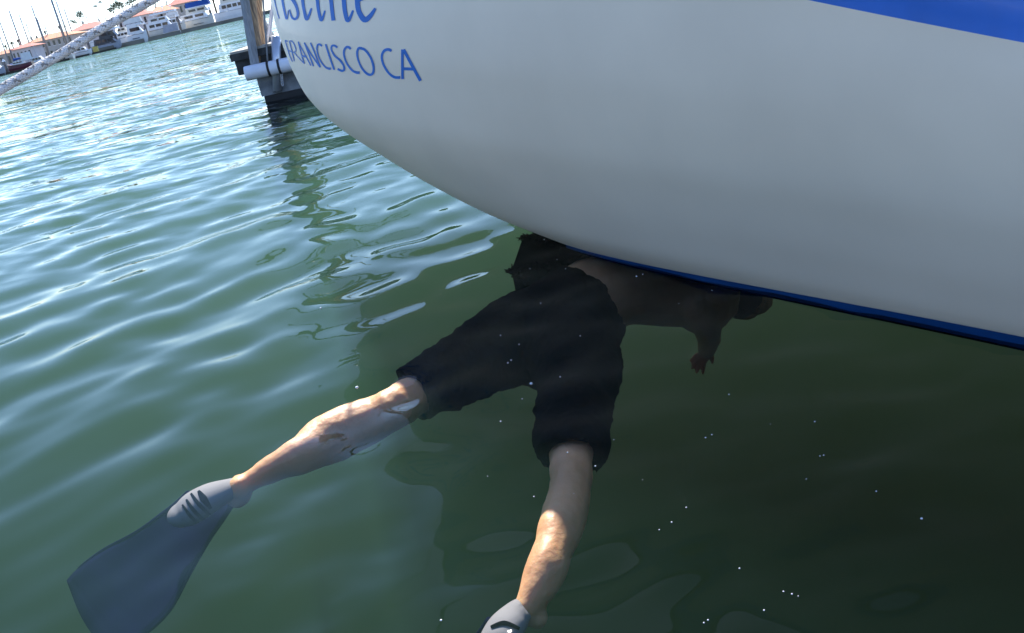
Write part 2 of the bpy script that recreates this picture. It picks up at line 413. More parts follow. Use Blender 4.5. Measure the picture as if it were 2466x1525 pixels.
# lettering: strokes laid on the hull surface
bm_v = [p for r in all_rows for p in r]; nr = len(all_rows[0])
bvh = BVHTree.FromPolygons(bm_v, [(i * nr + j, i * nr + j + 1, (i + 1) * nr + j + 1, (i + 1) * nr + j) for i in range(len(all_rows) - 1) for j in range(nr - 1)])
def on_surface(tree, px, py, off):
    d = ray(px, py).normalized(); h = tree.ray_cast(CAM, d)
    if h[0] is None: return None
    nrm = h[1] if h[1].dot(d) < 0 else -h[1]
    return h[0] + nrm * off
def stroke(mb, tree, pts, wid, off=.0015, close=False, n=6, nw=3):
    """ribbon along pixel polyline pts with pixel widths wid, laid on the surface"""
    P = catmull([Vector((x, y, 0)) for x, y in pts], n) if len(pts) > 2 else [Vector((*pts[0], 0)).lerp(Vector((*pts[1], 0)), i / 10) for i in range(11)]
    m_ = len(P); rows = []
    for i, p in enumerate(P):
        t = (P[min(i + 1, m_ - 1)] - P[max(i - 1, 0)]).normalized(); nn = Vector((-t.y, t.x, 0))
        f = i / (m_ - 1) * (len(wid) - 1); k = min(int(f), len(wid) - 2) if len(wid) > 1 else 0
        wd = wid[0] if len(wid) == 1 else wid[k] * (1 - (f - k)) + wid[k + 1] * (f - k)
        row = []
        for j in range(nw + 1):
            q = p + nn * wd * (j / nw - .5); row.append(on_surface(tree, q.x, q.y, off))
        rows.append(row)
    for i in range(m_ - 1):
        for j in range(nw):
            q = [rows[i][j], rows[i][j + 1], rows[i + 1][j + 1], rows[i + 1][j]]
            if any(a is None for a in q): continue
            if max((q[a] - q[(a + 1) % 4]).length for a in range(4)) > .25: continue
            mb.add(q, [(0, 1, 2, 3)])
def conv(ox, oy, s): return lambda pts: [(ox + x * s, oy + y * s) for x, y in pts]
zA = conv(640, 0, 280 / 2445); zB = conv(670, 80, 180 / 2268); zC = conv(820, 90, 210 / 2445)
let = MB()
SA = 280 / 2445; SB = 180 / 2268; SC = 210 / 2445
for pts, wd in (
    ([(130, -420), (190, 0), (240, 220), (288, 395)], [26, 26, 22, 24]),                                 # r
    ([(300, -330), (355, 0), (395, 220), (442, 400), (470, 300), (478, 215)], [50, 50, 46, 40, 26, 14]),  # i
    ([(560, -330), (500, -220), (480, -110), (590, 20), (660, 170), (680, 320), (630, 402), (560, 370), (520, 270), (508, 200)], [30, 50, 66, 74, 62, 54, 52, 44, 34, 22]),
    ([(700, -700), (740, -300), (778, 0), (808, 200), (862, 400), (915, 320), (968, 175)], [70, 70, 66, 62, 70, 52, 34]),   # t
    ([(1010, -330), (1060, -150), (1090, 0), (1115, 220), (1168, 420), (1215, 340), (1250, 225)], [70, 76, 72, 66, 70, 48, 34]),  # i
    ([(1290, -330), (1345, -150), (1378, 0), (1400, 220), (1428, 435)], [80, 84, 82, 80, 80]),            # n stem
    ([(1370, -160), (1450, -300), (1560, -330), (1620, -200), (1648, 0), (1668, 220), (1722, 430), (1785, 360), (1840, 220)], [24, 50, 74, 86, 92, 90, 84, 60, 36]),
    ([(1950, 30), (2180, -90), (2260, -230), (2170, -330), (2020, -280), (1940, -130), (1932, 0), (1960, 230), (2080, 415), (2200, 340), (2312, 175)], [40, 44, 50, 56, 76, 100, 108, 104, 120, 92, 52]),   # e
): stroke(let, bvh, zA(pts), [x_ * SA for x_ in wd])
for x_, y_ in ((290, -520), (1010, -520)): stroke(let, bvh, zA([(x_ - 35, y_), (x_ + 35, y_ + 10)]), [70 * SA])
for pts, wd in (
    ([(215, 215), (300, 500), (370, 720), (440, 860)], [30]), ([(215, 225), (300, 245)], [40]), ([(310, 520), (410, 560)], [34]),          # F
    ([(350, 240), (420, 540), (495, 850)], [34]), ([(350, 235), (430, 250), (510, 380), (545, 520), (490, 580), (410, 560)], [36, 36, 30, 30, 34, 30]), ([(500, 590), (650, 770), (800, 925)], [30, 28, 26]),   # R
    ([(610, 255), (690, 640), (640, 890)][:0] or [(612, 255), (690, 560), (800, 930)], [34]), ([(612, 260), (790, 600), (1000, 985)], [34]), ([(725, 690), (870, 720)], [54]),      # A
    ([(800, 285), (920, 600), (1075, 1000)], [40]), ([(800, 290), (1020, 660), (1280, 1035)], [44]), ([(985, 290), (1130, 640), (1280, 1035)], [44]),                      # N
    ([(1335, 395), (1265, 340), (1200, 370), (1185, 520), (1250, 760), (1400, 990), (1520, 1070), (1605, 1075)], [50, 64, 60, 44, 44, 50, 70, 74]),     # C
    ([(1445, 335), (1570, 720), (1705, 1110)], [54]),                                                                                         # I
    ([(1800, 440), (1720, 380), (1640, 390), (1620, 500), (1720, 680), (1880, 820), (1990, 980), (2005, 1110), (1930, 1140), (1810, 1085)], [56, 66, 60, 46, 58, 66, 56, 66, 72, 60]),   # S
): stroke(let, bvh, zB(pts), [x_ * SB for x_ in wd])
for pts, wd in (
    ([(295, 330), (240, 280), (170, 280), (110, 370), (110, 520), (190, 740), (330, 920), (450, 985), (545, 990)], [60, 74, 66, 56, 52, 50, 56, 74, 76]),     # C
    ([(560, 300), (700, 360), (850, 560), (930, 800), (925, 980), (850, 1050), (740, 1010), (600, 850), (500, 620), (475, 430), (510, 320), (570, 298)], [80, 66, 62, 64, 66, 68, 66, 54, 52, 60, 70, 78]),   # O
    ([(1435, 385), (1370, 345), (1270, 355), (1190, 440), (1165, 580), (1220, 780), (1360, 1000), (1520, 1115), (1685, 1125)], [70, 84, 80, 66, 60, 60, 62, 74, 82]),  # C
    ([(1745, 340), (1742, 760), (1750, 1170)], [74]), ([(1775, 340), (2000, 760), (2250, 1220)], [84]), ([(1770, 880), (2060, 890)], [84]),   # A
): stroke(let, bvh, zC(pts), [x_ * SC for x_ in wd])
yp(let.build('lettering', M['letter_blue'], None))
# ------------------------------------------------------------------ the diver
def dist_at(p): return (p - CAM).dot(FW)
def L3(spec):
    """[(px, py, z, width px)] -> points and radii"""
    P = [W(a, b, c) for a, b, c, d in spec]; return P, [d / 2 * dist_at(p) / F for (a, b, c, d), p in zip(spec, P)]
def limb(mb, spec, n=16, sub=4, flat=None):
    P, r = L3(spec); Q = catmull(P, sub); rr = [v.x for v in catmull([Vector((x, 0, 0)) for x in r], sub)]
    mb.tube(Q, rr, n, flat=[flat] * len(Q) if flat else None)
    mb.ball(Q[0], rr[0] * .98, 12); mb.ball(Q[-1], rr[-1] * .98, 12)
person = empty('person', W(1360, 820, -.2), 0, 'swimmer in black knee length shorts and grey fins ducking under the hull', 'person')
def pp(o, par=None):
    o.parent = par or person
    if not par: o.matrix_parent_inverse = Matrix.Translation(-person.location)
    return o
bd = MB()
limb(bd, [(1290, 800, -.25, 170), (1120, 880, -.20, 112), (1020, 940, -.145, 96), (985, 960, -.13, 98), (950, 982, -.105, 104), (915, 1002, -.12, 106), (850, 1030, -.13, 122), (790, 1058, -.135, 120), (720, 1098, -.135, 92), (650, 1133, -.15, 66), (600, 1160, -.165, 52), (575, 1176, -.17, 56)])
limb(bd, [(958, 985, -.125, 78), (935, 1015, -.13, 62)])                                                     # kneecap
limb(bd, [(585, 1172, -.18, 54), (573, 1196, -.20, 58)])                                                    # heel
limb(bd, [(580, 1168, -.175, 54), (545, 1185, -.19, 72), (500, 1208, -.205, 84), (462, 1228, -.215, 78), (438, 1242, -.22, 62)], flat=.6)
limb(bd, [(1390, 820, -.25, 170), (1385, 960, -.23, 130), (1376, 1080, -.20, 108), (1374, 1170, -.19, 102), (1362, 1230, -.19, 108), (1348, 1275, -.19, 112), (1332, 1325, -.20, 98), (1318, 1365, -.21, 100), (1300, 1405, -.225, 92), (1282, 1440, -.24, 76), (1268, 1468, -.255, 64)])
limb(bd, [(1325, 1262, -.175, 62), (1330, 1285, -.18, 66)])
limb(bd, [(1272, 1462, -.26, 66), (1292, 1486, -.275, 58)])
limb(bd, [(1268, 1465, -.25, 66), (1240, 1490, -.27, 88), (1212, 1530, -.285, 96), (1190, 1570, -.295, 84)], flat=.6)
# pelvis, back, shoulders
limb(bd, [(1340, 810, -.26, 210), (1392, 748, -.22, 226), (1438, 712, -.19, 224), (1500, 694, -.20, 215), (1590, 700, -.25, 210), (1690, 712, -.30, 190)], n=20, flat=.8)
limb(bd, [(1660, 690, -.27, 90), (1740, 690, -.34, 70)])                                                     # neck
limb(bd, [(1670, 735, -.29, 84), (1698, 775, -.37, 72), (1706, 805, -.46, 60), (1706, 828, -.56, 50), (1702, 842, -.63, 42)])   # near arm
hp = W(1700, 850, -.67)
for k, (dx, dy, ln_) in enumerate(((-.9, .25, .062), (-.8, .5, .07), (-.65, .7, .066), (-.45, .85, .054))):
    o0 = hp + IR * (-.010 + .006 * k) - IU * (.006 * k); d = (IR * dx - IU * dy).normalized()
    bd.tube([o0, o0 + d * ln_ * .5, o0 + d * ln_ * .8 - Vector((0, 0, .012)), o0 + d * ln_ - Vector((0, 0, .026))], [.0095, .009, .0085, .007], 8)
bd.tube([hp + IR * .012, hp + IR * .03 - IU * .02, hp + IR * .026 - IU * .045], [.011, .010, .008], 8)
bd.ball(hp, .038, 12, (1, .8, .5))
limb(bd, [(1640, 650, -.28, 84), (1720, 640, -.26, 66), (1800, 650, -.22, 56), (1850, 668, -.17, 42)])       # far arm, to the hull
hq = W(1862, 672, -.16)
for k in range(4):
    d = (IR * (.8 - .1 * k) + IU * (.45 - .32 * k)).normalized(); o0 = hq + IU * (.024 - .016 * k)
    bd.tube([o0, o0 + d * .035, o0 + d * .065 + Vector((0, 0, .01))], [.0095, .009, .007], 8)
bd.tube([hq - IR * .01 + IU * .02, hq + IU * .05, hq + IU * .065 + IR * .02], [.011, .010, .008], 8)
bd.ball(hq, .036, 12, (1, 1, .6))
# head, turned to the hull: skull, jaw, nose, ears
hc = W(1790, 705, -.40)
bd.ball(hc, .098, 16, (.9, 1.05, 1.12)); bd.ball(hc + Vector((.06, .03, -.05)), .062, 12)
bd.ball(hc + Vector((.105, .05, -.005)), .018, 8); bd.ball(hc + Vector((-.01, -.092, 0)), .024, 8, (1, .5, 1.3)); bd.ball(hc + Vector((.06, .10, 0)), .024, 8, (1, .5, 1.3))
body = pp(bd.build('body', M['skin'])); remesh(body, .006, 3)
for v_ in body.data.vertices:
    c = v_.co; v_.co = c + mnoise.noise_vector(c * 17) * .004 + mnoise.noise_vector(c * 45) * .0012
body.data.update()
hm = MB(); hm.ball(hc + Vector((-.02, -.012, .02)), .107, 16, (.92, 1.05, 1.08))
for k in range(240):
    a = Vector((random.gauss(-.3, 1), random.gauss(-.3, 1), random.gauss(.5, 1))).normalized(); p = hc + Vector((-.02, -.012, .02)) + a * .1
    e = p + (a + Vector((random.gauss(0, .5), random.gauss(0, .5), .2))).normalized() * .03; s_ = a.cross(Vector((0, 0, 1))).normalized() * .004
    hm.add([p - s_, p + s_, e], [(0, 1, 2)])
pp(hm.build('hair', M['hair'], None, True))
# shorts: loose, to the knee
sh = MB()
def sleeve(spec, n=22, sub=8, slant=0):
    P, r = L3(spec); Q = catmull(P, sub); rr = [v.x for v in catmull([Vector((x, 0, 0)) for x in r], sub)]; b0 = len(sh.v); sh.tube(Q, rr, n)
    ax = (Q[-1] - Q[-4]).normalized(); vw = (CAM - Q[-1]).normalized(); vw = (vw - ax * vw.dot(ax)).normalized()
    for i in range(len(Q) - 6, len(Q)):
        for k in range(n):
            q = sh.v[b0 + i * n + k]; sh.v[b0 + i * n + k] = q + ax * slant * (q - Q[i]).dot(vw) * (i - len(Q) + 7) / 6
sleeve([(1388, 752, -.235, 236), (1372, 778, -.24, 262), (1345, 812, -.255, 268), (1310, 840, -.255, 250)])
sleeve([(1370, 800, -.255, 260), (1270, 815, -.245, 230), (1180, 850, -.22, 190), (1090, 900, -.185, 165), (1040, 925, -.165, 156), (996, 950, -.145, 140)], slant=.8)
sleeve([(1350, 810, -.255, 240), (1390, 880, -.25, 210), (1385, 960, -.24, 184), (1376, 1030, -.225, 178), (1376, 1070, -.215, 182), (1378, 1095, -.21, 174)], slant=1.1)
shorts = pp(sh.build('swim_shorts', M['shorts'])); remesh(shorts, .008, 4)
for v_ in shorts.data.vertices:                             # creases and flapping hems
    c = v_.co; nn = mnoise.noise_vector(c * 11) * .012 + mnoise.noise_vector(c * 26) * .008 + mnoise.noise_vector(c * 60) * .0045
    v_.co = c + nn
shorts.data.update()
# pale hem cord at the lit knee
def tree_of(o):
    me = o.data; return BVHTree.FromPolygons([v_.co for v_ in me.vertices], [tuple(p.vertices) for p in me.polygons])
tr_sh = tree_of(shorts)
hc_ = MB(); stroke(hc_, tr_sh, [(1000, 915), (978, 940), (972, 958), (968, 975)], [5, 4, 4], .003)
pp(hc_.build('hem_cord', M['canvas_white']), shorts).matrix_parent_inverse = Matrix()
# fins
def fin(pocket, outline, zf, slits, mark):
    f = empty('swim_fin', pocket_root := W(*pocket[0][:3])); pp(f)
    off = Matrix.Translation(-pocket_root)
    pk = MB(); P, r = L3(pocket); Q = catmull(P, 6); rr = [v.x for v in catmull([Vector((x, 0, 0)) for x in r], 6)]
    pk.tube(Q, rr, 24, flat=[.62] * len(Q)); pk.ball(Q[-1], rr[-1] * .9, 16, (1, 1, .6))
    po = pk.build('foot_pocket', M['fin_grey'], f, True); po.matrix_parent_inverse = off; remesh(po, .005, 6)
    # blade: curved plate with thickness, between its two long edges
    A_, B_ = outline; n = 26; NW = 16
    a = catmull([Vector((x, y, 0)) for x, y in A_], 10); b = catmull([Vector((x, y, 0)) for x, y in B_], 10)
    rows = []
    for i in range(n + 1):
        pa = a[int(i / n * (len(a) - 1))]; pb = b[int(i / n * (len(b) - 1))]; row = []
        for j in range(NW + 1):
            s = j / NW; q = pa.lerp(pb, s)
            if i == n: q = q + (a[-1] - a[-8]).normalized() * 22 * math.sin(math.pi * s) * .8
            z = zf(i / n) - .028 * math.sin(math.pi * s) * (.3 + .7 * i / n) + .012 * (1 - abs(2 * s - 1)) - s * .03
            row.append(W(q.x, q.y, z))
        rows.append(row)
    bl = grid_mesh('blade', rows, M['fin_navy'], f); bl.matrix_parent_inverse = off
    so_ = bl.modifiers.new('t', 'SOLIDIFY'); so_.thickness = .006
    for side in (0, NW):
        rm = MB(); rm.tube([rows[i][side] + Vector((0, 0, .003)) for i in range(0, n - 3)], [.011 * (1 - .7 * i / n) for i in range(0, n - 3)], 8)
        ro = rm.build('side_rail', M['fin_navy'], f, True); ro.matrix_parent_inverse = off
    bt = tree_of(po)
    for s_ in slits:
        sm = MB(); stroke(sm, bt, s_[0], s_[1], .002)
        if sm.v: sm.build('vent_slit', M['fin_slit'], f).matrix_parent_inverse = off
    if mark:
        sm = MB(); stroke(sm, BVHTree.FromPolygons([p for r_ in rows for p in r_], [(i * (NW + 1) + j, i * (NW + 1) + j + 1, (i + 1) * (NW + 1) + j + 1, (i + 1) * (NW + 1) + j) for i in range(n) for j in range(NW)]), mark[0], mark[1], .004)
        sm.build('blade_mark', M['canvas_white'], f).matrix_parent_inverse = off
    return f
zE = conv(100, 900, 1000 / 2419); SE = 1000 / 2419
slits = [(zE([(915, 685), (945, 730), (985, 785)]), [14 * SE, 44 * SE, 16 * SE]), (zE([(872, 700), (920, 765), (985, 825)]), [12 * SE, 24 * SE, 12 * SE]), (zE([(845, 735), (890, 800), (955, 855)]), [12 * SE, 24 * SE, 12 * SE]), (zE([(822, 765), (870, 830), (930, 885)][:3]), [10 * SE, 20 * SE, 10 * SE])]
fin([(572, 1168, -.165, 58), (548, 1180, -.17, 76), (505, 1200, -.18, 104), (470, 1220, -.19, 112), (448, 1236, -.20, 104)],
    ([(455, 1192), (428, 1216), (395, 1240), (330, 1286), (250, 1328), (190, 1372), (164, 1400)], [(560, 1212), (535, 1252), (500, 1305), (455, 1385), (410, 1470), (350, 1530), (270, 1580)]),
    lambda t: -.24 - .14 * t, slits, (zE([(702, 930), (706, 970), (728, 1015)]), [10 * SE, 20 * SE, 10 * SE]))
fin([(1266, 1462, -.24, 70), (1246, 1480, -.25, 96), (1218, 1512, -.26, 116), (1195, 1550, -.27, 112)],
    ([(1180, 1500), (1150, 1540), (1100, 1600), (1040, 1680), (1000, 1740)], [(1290, 1560), (1270, 1620), (1250, 1700), (1220, 1780), (1180, 1840)]),
    lambda t: -.30 - .14 * t, [([(1183, 1512), (1215, 1502), (1250, 1515)], [7, 12, 8])], None)

# ------------------------------------------------------------------ bubbles on the dark water
bub = None
for k, (x, y, r_) in enumerate([(1195, 1005, 3), (1355, 1080, 3), (1422, 1115, 4), (1466, 1052, 4), (1370, 1178, 2.5), (1535, 1150, 3), (1275, 1187, 3), (1165, 1140, 3), (1685, 1047, 4), (1700, 1040, 3),
        (1957, 1083, 5), (1966, 1080, 4), (1946, 1012, 3.5), (1740, 938, 3), (2093, 1180, 3), (2200, 1233, 5), (1605, 1254, 4), (1575, 1270, 3.5), (1268, 915, 6), (1220, 858, 4), (1212, 864, 3), (1195, 800, 3), (1385, 800, 3),
        (1337, 897, 3.5), (1247, 954, 3), (1240, 825, 3), (1765, 1353, 3.5), (1825, 1462, 4), (1640, 1220, 2.5), (1690, 1478, 5), (1680, 1484, 4), (1055, 1488, 4), (852, 925, 6), (767, 740, 4), (1265, 640, 3), (1330, 620, 3), (1520, 660, 4), (1535, 655, 3),
        (1290, 720, 3), (1840, 1017, 2.5), (1925, 1143, 2.5), (1890, 1412, 4), (1905, 1416, 4), (1870, 1408, 3.5), (1560, 600, 2.5), (1440, 595, 3), (1700, 690, 3), (1620, 720, 3), (1300, 575, 2.5), (1350, 640, 2.5)]):
    x *= 1.0086; y *= 1.0086; p = W(x, y, 0); rr_ = r_ * random.uniform(.35, .8) * dist_at(p) / F
    hz = float(wave_h(np.array([p.x]), np.array([p.y]))[0])
    if bub is None:
        bm_ = MB(); bm_.ball((0, 0, 0), 1, 10); bub = bm_.build('bubble', M['bubble'], None, True); o = bub
    else: o = bub.copy(); COL.objects.link(o)
    tag(o, 'tiny white bubble floating on the dark green water beside the swimmer', 'bubble', 'bubbles floating around the swimmer')
    o.location = (p.x, p.y, hz); o.scale = (rr_, rr_, rr_ * .8)

# ------------------------------------------------------------------ mooring rope
rp = [at(x, y, 1.55 + .0006 * x) for x, y in ((-260, 372), (-120, 290), (0, 217), (61, 181), (152, 127), (228, 79), (319, 27), (365, 1), (470, -62), (640, -170))]
rp = [Vector((-2.2, -.25, .56)), Vector((-1.9, .3, .50))] + rp + [Vector((-.62, 3.4, 1.52)), Vector((-.66, 5.35, 1.93))]
rq = catmull(rp, 60); mb = MB(); rope_r = 9.4 / F * 1.6
mb.tube(rq, rope_r * .93, 14)
rope = mb.build('mooring_rope', M['rope'], None, True)
tag(rope, 'white braided mooring rope with dark flecks stretched across the water', 'rope')
frame_u = []
t0 = (rq[1] - rq[0]).normalized(); u = Vector((0, 0, 1)); arc = [0]
for i in range(1, len(rq)): arc.append(arc[-1] + (rq[i] - rq[i - 1]).length)
st = MB(); fk = MB()
def on_rope(s, a, rad):
    k = min(max(int(np.searchsorted(arc, s)) - 1, 0), len(rq) - 2); f = (s - arc[k]) / (arc[k + 1] - arc[k]); p = rq[k].lerp(rq[k + 1], f); t = (rq[k + 1] - rq[k]).normalized()
    uu = (Vector((0, 0, 1)) - t * t.z).normalized(); vv_ = t.cross(uu); return p + uu * math.cos(a) * rad + vv_ * math.sin(a) * rad
total = arc[-1]; pitch_ = .052
for sgn in (1, -1):
    for j in range(8):
        pts = []; n = int(total / pitch_ * 14)
        for i in range(n + 1):
            s = total * i / n; a = sgn * 2 * math.pi * s / pitch_ + 2 * math.pi * j / 8
            pts.append(on_rope(s, a, rope_r * (.90 + .05 * math.cos(8 * a * .5))))
        st.tube(pts, .0015, 5)
        if (sgn == 1 and j in (0, 3, 6)) or (sgn == -1 and j in (2, 5)):
            for i in range(j, n - 3, 7): fk.tube([p_ for p_ in pts[i:i + 3]], .0019, 5)
st.build('strand_pattern', M['rope'], rope, True); fk.build('dark_strand_pattern', M['rope_fleck'], rope, True)

# ------------------------------------------------------------------ near dock with posts and rollers
def zd(x, y): return (540 + x * .172, y * .172)
DY = 12.4
dock = empty('floating_dock', W(630, 240), 0, 'floating dock end with dark timber edge on a stained concrete float beside the yacht', 'dock')
DK0 = dock.location.copy()
def dp(o, par=None):
    o.parent = par or dock
    if not par: o.matrix_parent_inverse = Matrix.Translation(-DK0)
    return o
cL = at(*zd(68, 770), DY); cR = Vector((cL.x + 2.4, cL.y - .05, cL.z)); zt = cL.z
mb = MB()
def slab(mb, x0, x1, y0, y1, z0, z1): mb.box(((x0 + x1) / 2, (y0 + y1) / 2, (z0 + z1) / 2), (x1 - x0, y1 - y0, z1 - z0))
mb = MB(); slab(mb, cL.x, cL.x + 2.4, DY, DY + 7, zt - .085, zt - .004); dp(mb.build('edge_timber', M['dark_timber']))
mb = MB()
for k in range(44): slab(mb, cL.x + .01, cL.x + 2.38, DY + .01 + k * .158, DY + .15 + k * .158, zt - .003, zt + .022)
dp(mb.build('deck_boards', M['deck_board']))
l2 = at(*zd(165, 930), DY + .05); mb = MB(); slab(mb, l2.x, l2.x + 1.9, DY + .05, DY + 6.9, l2.z - .11, zt - .087); dp(mb.build('bearer', M['dark_timber']))
l3 = at(*zd(478, 1200), DY + .02); mb = MB(); slab(mb, l3.x, l3.x + 1.9, DY + .03, DY + 6.8, .075, l2.z - .112); dp(mb.build('float', M['concrete']))
mb = MB(); slab(mb, l3.x + .03, l3.x + 1.95, DY + .01, DY + 6.82, -.3, .073); dp(mb.build('float_base', M['black']))
# posts and ropes standing on the corner
def post(name, top, bot, y0, y1, w_, m, lab, cat, square=False, group=None):
    a = at(*zd(*bot), y0); b = at(*zd(*top), y1); b = b + (b - a) * 2.1; mb = MB(); r_ = w_ * .172 / 2 * y0 / F
    if square: mb.tube([a, a.lerp(b, .5), b], r_ * 1.3, 4)
    else:
        pts = [a.lerp(b, i / 12) for i in range(13)]; mb.tube(pts, [r_ * (1 + .08 * math.sin(i * 1.7)) for i in range(13)], 14)
    o = mb.build(name, m, None, not square)
    # origin to the foot
    for v_ in o.data.vertices: v_.co -= a
    o.location = a; return tag(o, lab, cat, group)
post('mooring_post', (285, 0), (430, 905), DY - .05, DY - .05, 92, M['grey_wood'], 'smooth grey square post standing at the outer dock corner', 'post', True)
post('mooring_post', (372, 0), (495, 905), DY + .1, DY + .1, 130, M['wood'], 'weathered brown wooden piling with dark grain behind the grey post', 'post')
post('mooring_post', (480, 0), (548, 880), DY + .35, DY + .35, 92, M['wood'], 'thinner weathered wooden post right of the brown piling', 'post')
post('upright_pole', (545, 0), (610, 870), DY + .0, DY + .0, 26, M['grey_wood'], 'thin grey upright pole between the wooden posts and the yacht stern', 'pole')
post('upright_pole', (655, 165), (600, 600), DY + .3, DY + .3, 28, M['pvc'], 'thin white slanting pole behind the dock pipes', 'pole')
post('upright_pole', (672, 240), (640, 520), DY + .2, DY + .2, 26, M['pvc'], 'shorter thin white pole leaning beside the slanting one', 'pole')
hb = at(*zd(520, 640), DY + .9); mb = MB()
mb.box((0, 0, .16), (.30, .22, .32), taper=.45); bx_ = mb.build('dock_box', M['concrete']); bx_.location = (hb.x + .04, hb.y, zt + .022); tag(bx_, 'small pale wedge shaped box standing on the dock behind the posts', 'box')
gz = 2.75; gm = MB(); gx = at(*zd(330, 300), DY)
gm.tube([Vector((gx.x - .35, DY + .02, gz)), Vector((gx.x + 1.5, DY + .02, gz + .05))], .075, 4); gm.tube([Vector((gx.x + .1, DY - .02, gz + .3)), Vector((gx.x + 1.2, DY - .02, gz + .32))], .03, 8)
dp(gm.build('gantry_beam', M['grey_wood']))
gm = MB(); gm.ball((gx.x + .35, DY - .02, gz + .62), .14, 14); gm.tube([Vector((gx.x + .35, DY - .02, gz + .1)), Vector((gx.x + .35, DY - .02, gz + .6))], .02, 8); dp(gm.build('lamp_globe', M['boat_white'], None, True))
# horizontal white pipe roller with black straps
pa = at(*zd(300, 1035), DY - .12); pb = at(*zd(945, 895), DY - .12); pr = 96 * .172 * DY / F; pb = pa + (pb - pa) * 1.6
roll = empty('pipe_roller', pa, 0, 'thick white horizontal pipe roller strapped in black across the dock corner', 'roller')
def rp_(o): o.parent = roll; o.matrix_parent_inverse = Matrix.Translation(-pa); return o
mb = MB(); mb.tube([pa, pa.lerp(pb, .02), pa.lerp(pb, .5), pb], [pr * .96, pr, pr, pr], 28); rp_(mb.build('pipe', M['pvc'], None, True))
dr = (pb - pa).normalized(); lp = (pb - pa).length / 1.6
for s in (.505, .735):
    q = pa + dr * lp * s; mb = MB(); mb.tube([q - dr * .014, q - dr * .013, q + dr * .013, q + dr * .014], [pr, pr * 1.05, pr * 1.05, pr], 28); rp_(mb.build('strap', M['black'], None, True))
mb = MB(); mb.tube([pa - dr * .004, pa - dr * .001], pr * .8, 24); rp_(mb.build('end_hole', M['black']))
vp0 = at(*zd(745, 1278), DY - .02); vp1 = at(*zd(722, 505), DY - .02)
mb = MB(); vr = 62 * .172 * DY / F; mb.tube([vp0, vp1], vr, 20); vo = mb.build('guide_pipe', M['steel'], None, True)
for v_ in vo.data.vertices: v_.co -= vp0
vo.location = vp0; tag(vo, 'short grey vertical guide pipe hanging against the concrete float behind the white roller', 'pipe')
mb = MB(); mb.tube([Vector((0, 0, -.003)), Vector((0, 0, 0.0005))], vr * 1.03, 20); c_ = mb.build('end_cap', M['black'], vo)
ch = MB(); c0 = at(*zd(795, 980), DY - .12); c1 = at(*zd(815, 1180), DY - .08)
for i in range(9):
    q = c0.lerp(c1, i / 8); ch.tube([q + Vector((.012 * math.cos(a), .012 * math.sin(a) * (i % 2), .02 * math.sin(a))) for a in np.linspace(0, 6.28, 9)], .004, 5)
co_ = ch.build('chain', M['steel']); tag(co_, 'short rusty chain dangling from the strap on the white roller', 'chain')

# unseen dock behind the camera, added to bounce warm sunlight onto the hull
nd = empty('bounce_dock', (0, -.3, .4), 0, 'unseen pale concrete dock walkway behind the viewpoint, added to bounce light onto the yacht', 'dock')
mb = MB(); mb.box((0, -1.6, -.05), (9, 3.1, .18)); q_ = mb.build('walkway', M['pale_concrete'], nd)
mb = MB(); mb.box((0, -1.6, -.30), (8.8, 2.9, .30)); mb.build('float', M['concrete'], nd)
# ------------------------------------------------------------------ the marina across the water
def wl(px): return 184 - .235 * px
def far_pt(px): return W(px, wl(px))
land_pts = [far_pt(-420) + Vector((-40, 25, 0)), far_pt(-120) + Vector((-8, 22, 0)), far_pt(150) + Vector((2, 26, 0)), far_pt(420) + Vector((6, 30, 0)), far_pt(560) + Vector((60, 60, 0)), Vector((500, 420, 0)), Vector((2600, 900, 0)), Vector((2600, 3600, 0)), Vector((-3600, 3600, 0)), Vector((-3600, 300, 0))]
n = len(land_pts)
ground = mesh_obj('ground', [p + Vector((0, 0, .85)) for p in land_pts] + [Vector((p.x, p.y, -.5)) for p in land_pts], [tuple(range(n))[::-1], ] + [(i, (i + 1) % n, (i + 1) % n + n, i + n) for i in range(n)], M['land'])
tag(ground, kind='structure')
# the long dock the far boats lie at
pts = [far_pt(x) for x in (-250, -100, 0, 60, 120, 180, 240, 300, 360, 420, 480, 540, 600)]
mb = MB(); fr_ = [p for p in pts]; bk = [p + Vector((.6, 3.0, 0)) for p in pts]; n = len(pts)
mb.add([p + Vector((0, 0, -.1)) for p in fr_] + [p + Vector((0, 0, .34)) for p in fr_] + [p + Vector((0, 0, .34)) for p in bk],
       [(i, i + 1, n + i + 1, n + i) for i in range(n - 1)] + [(n + i, n + i + 1, 2 * n + i + 1, 2 * n + i) for i in range(n - 1)])
fd = mb.build('long_dock', M['dark_timber']); tag(fd, 'long dark low dock running along the far side of the harbour under the moored boats', 'dock')

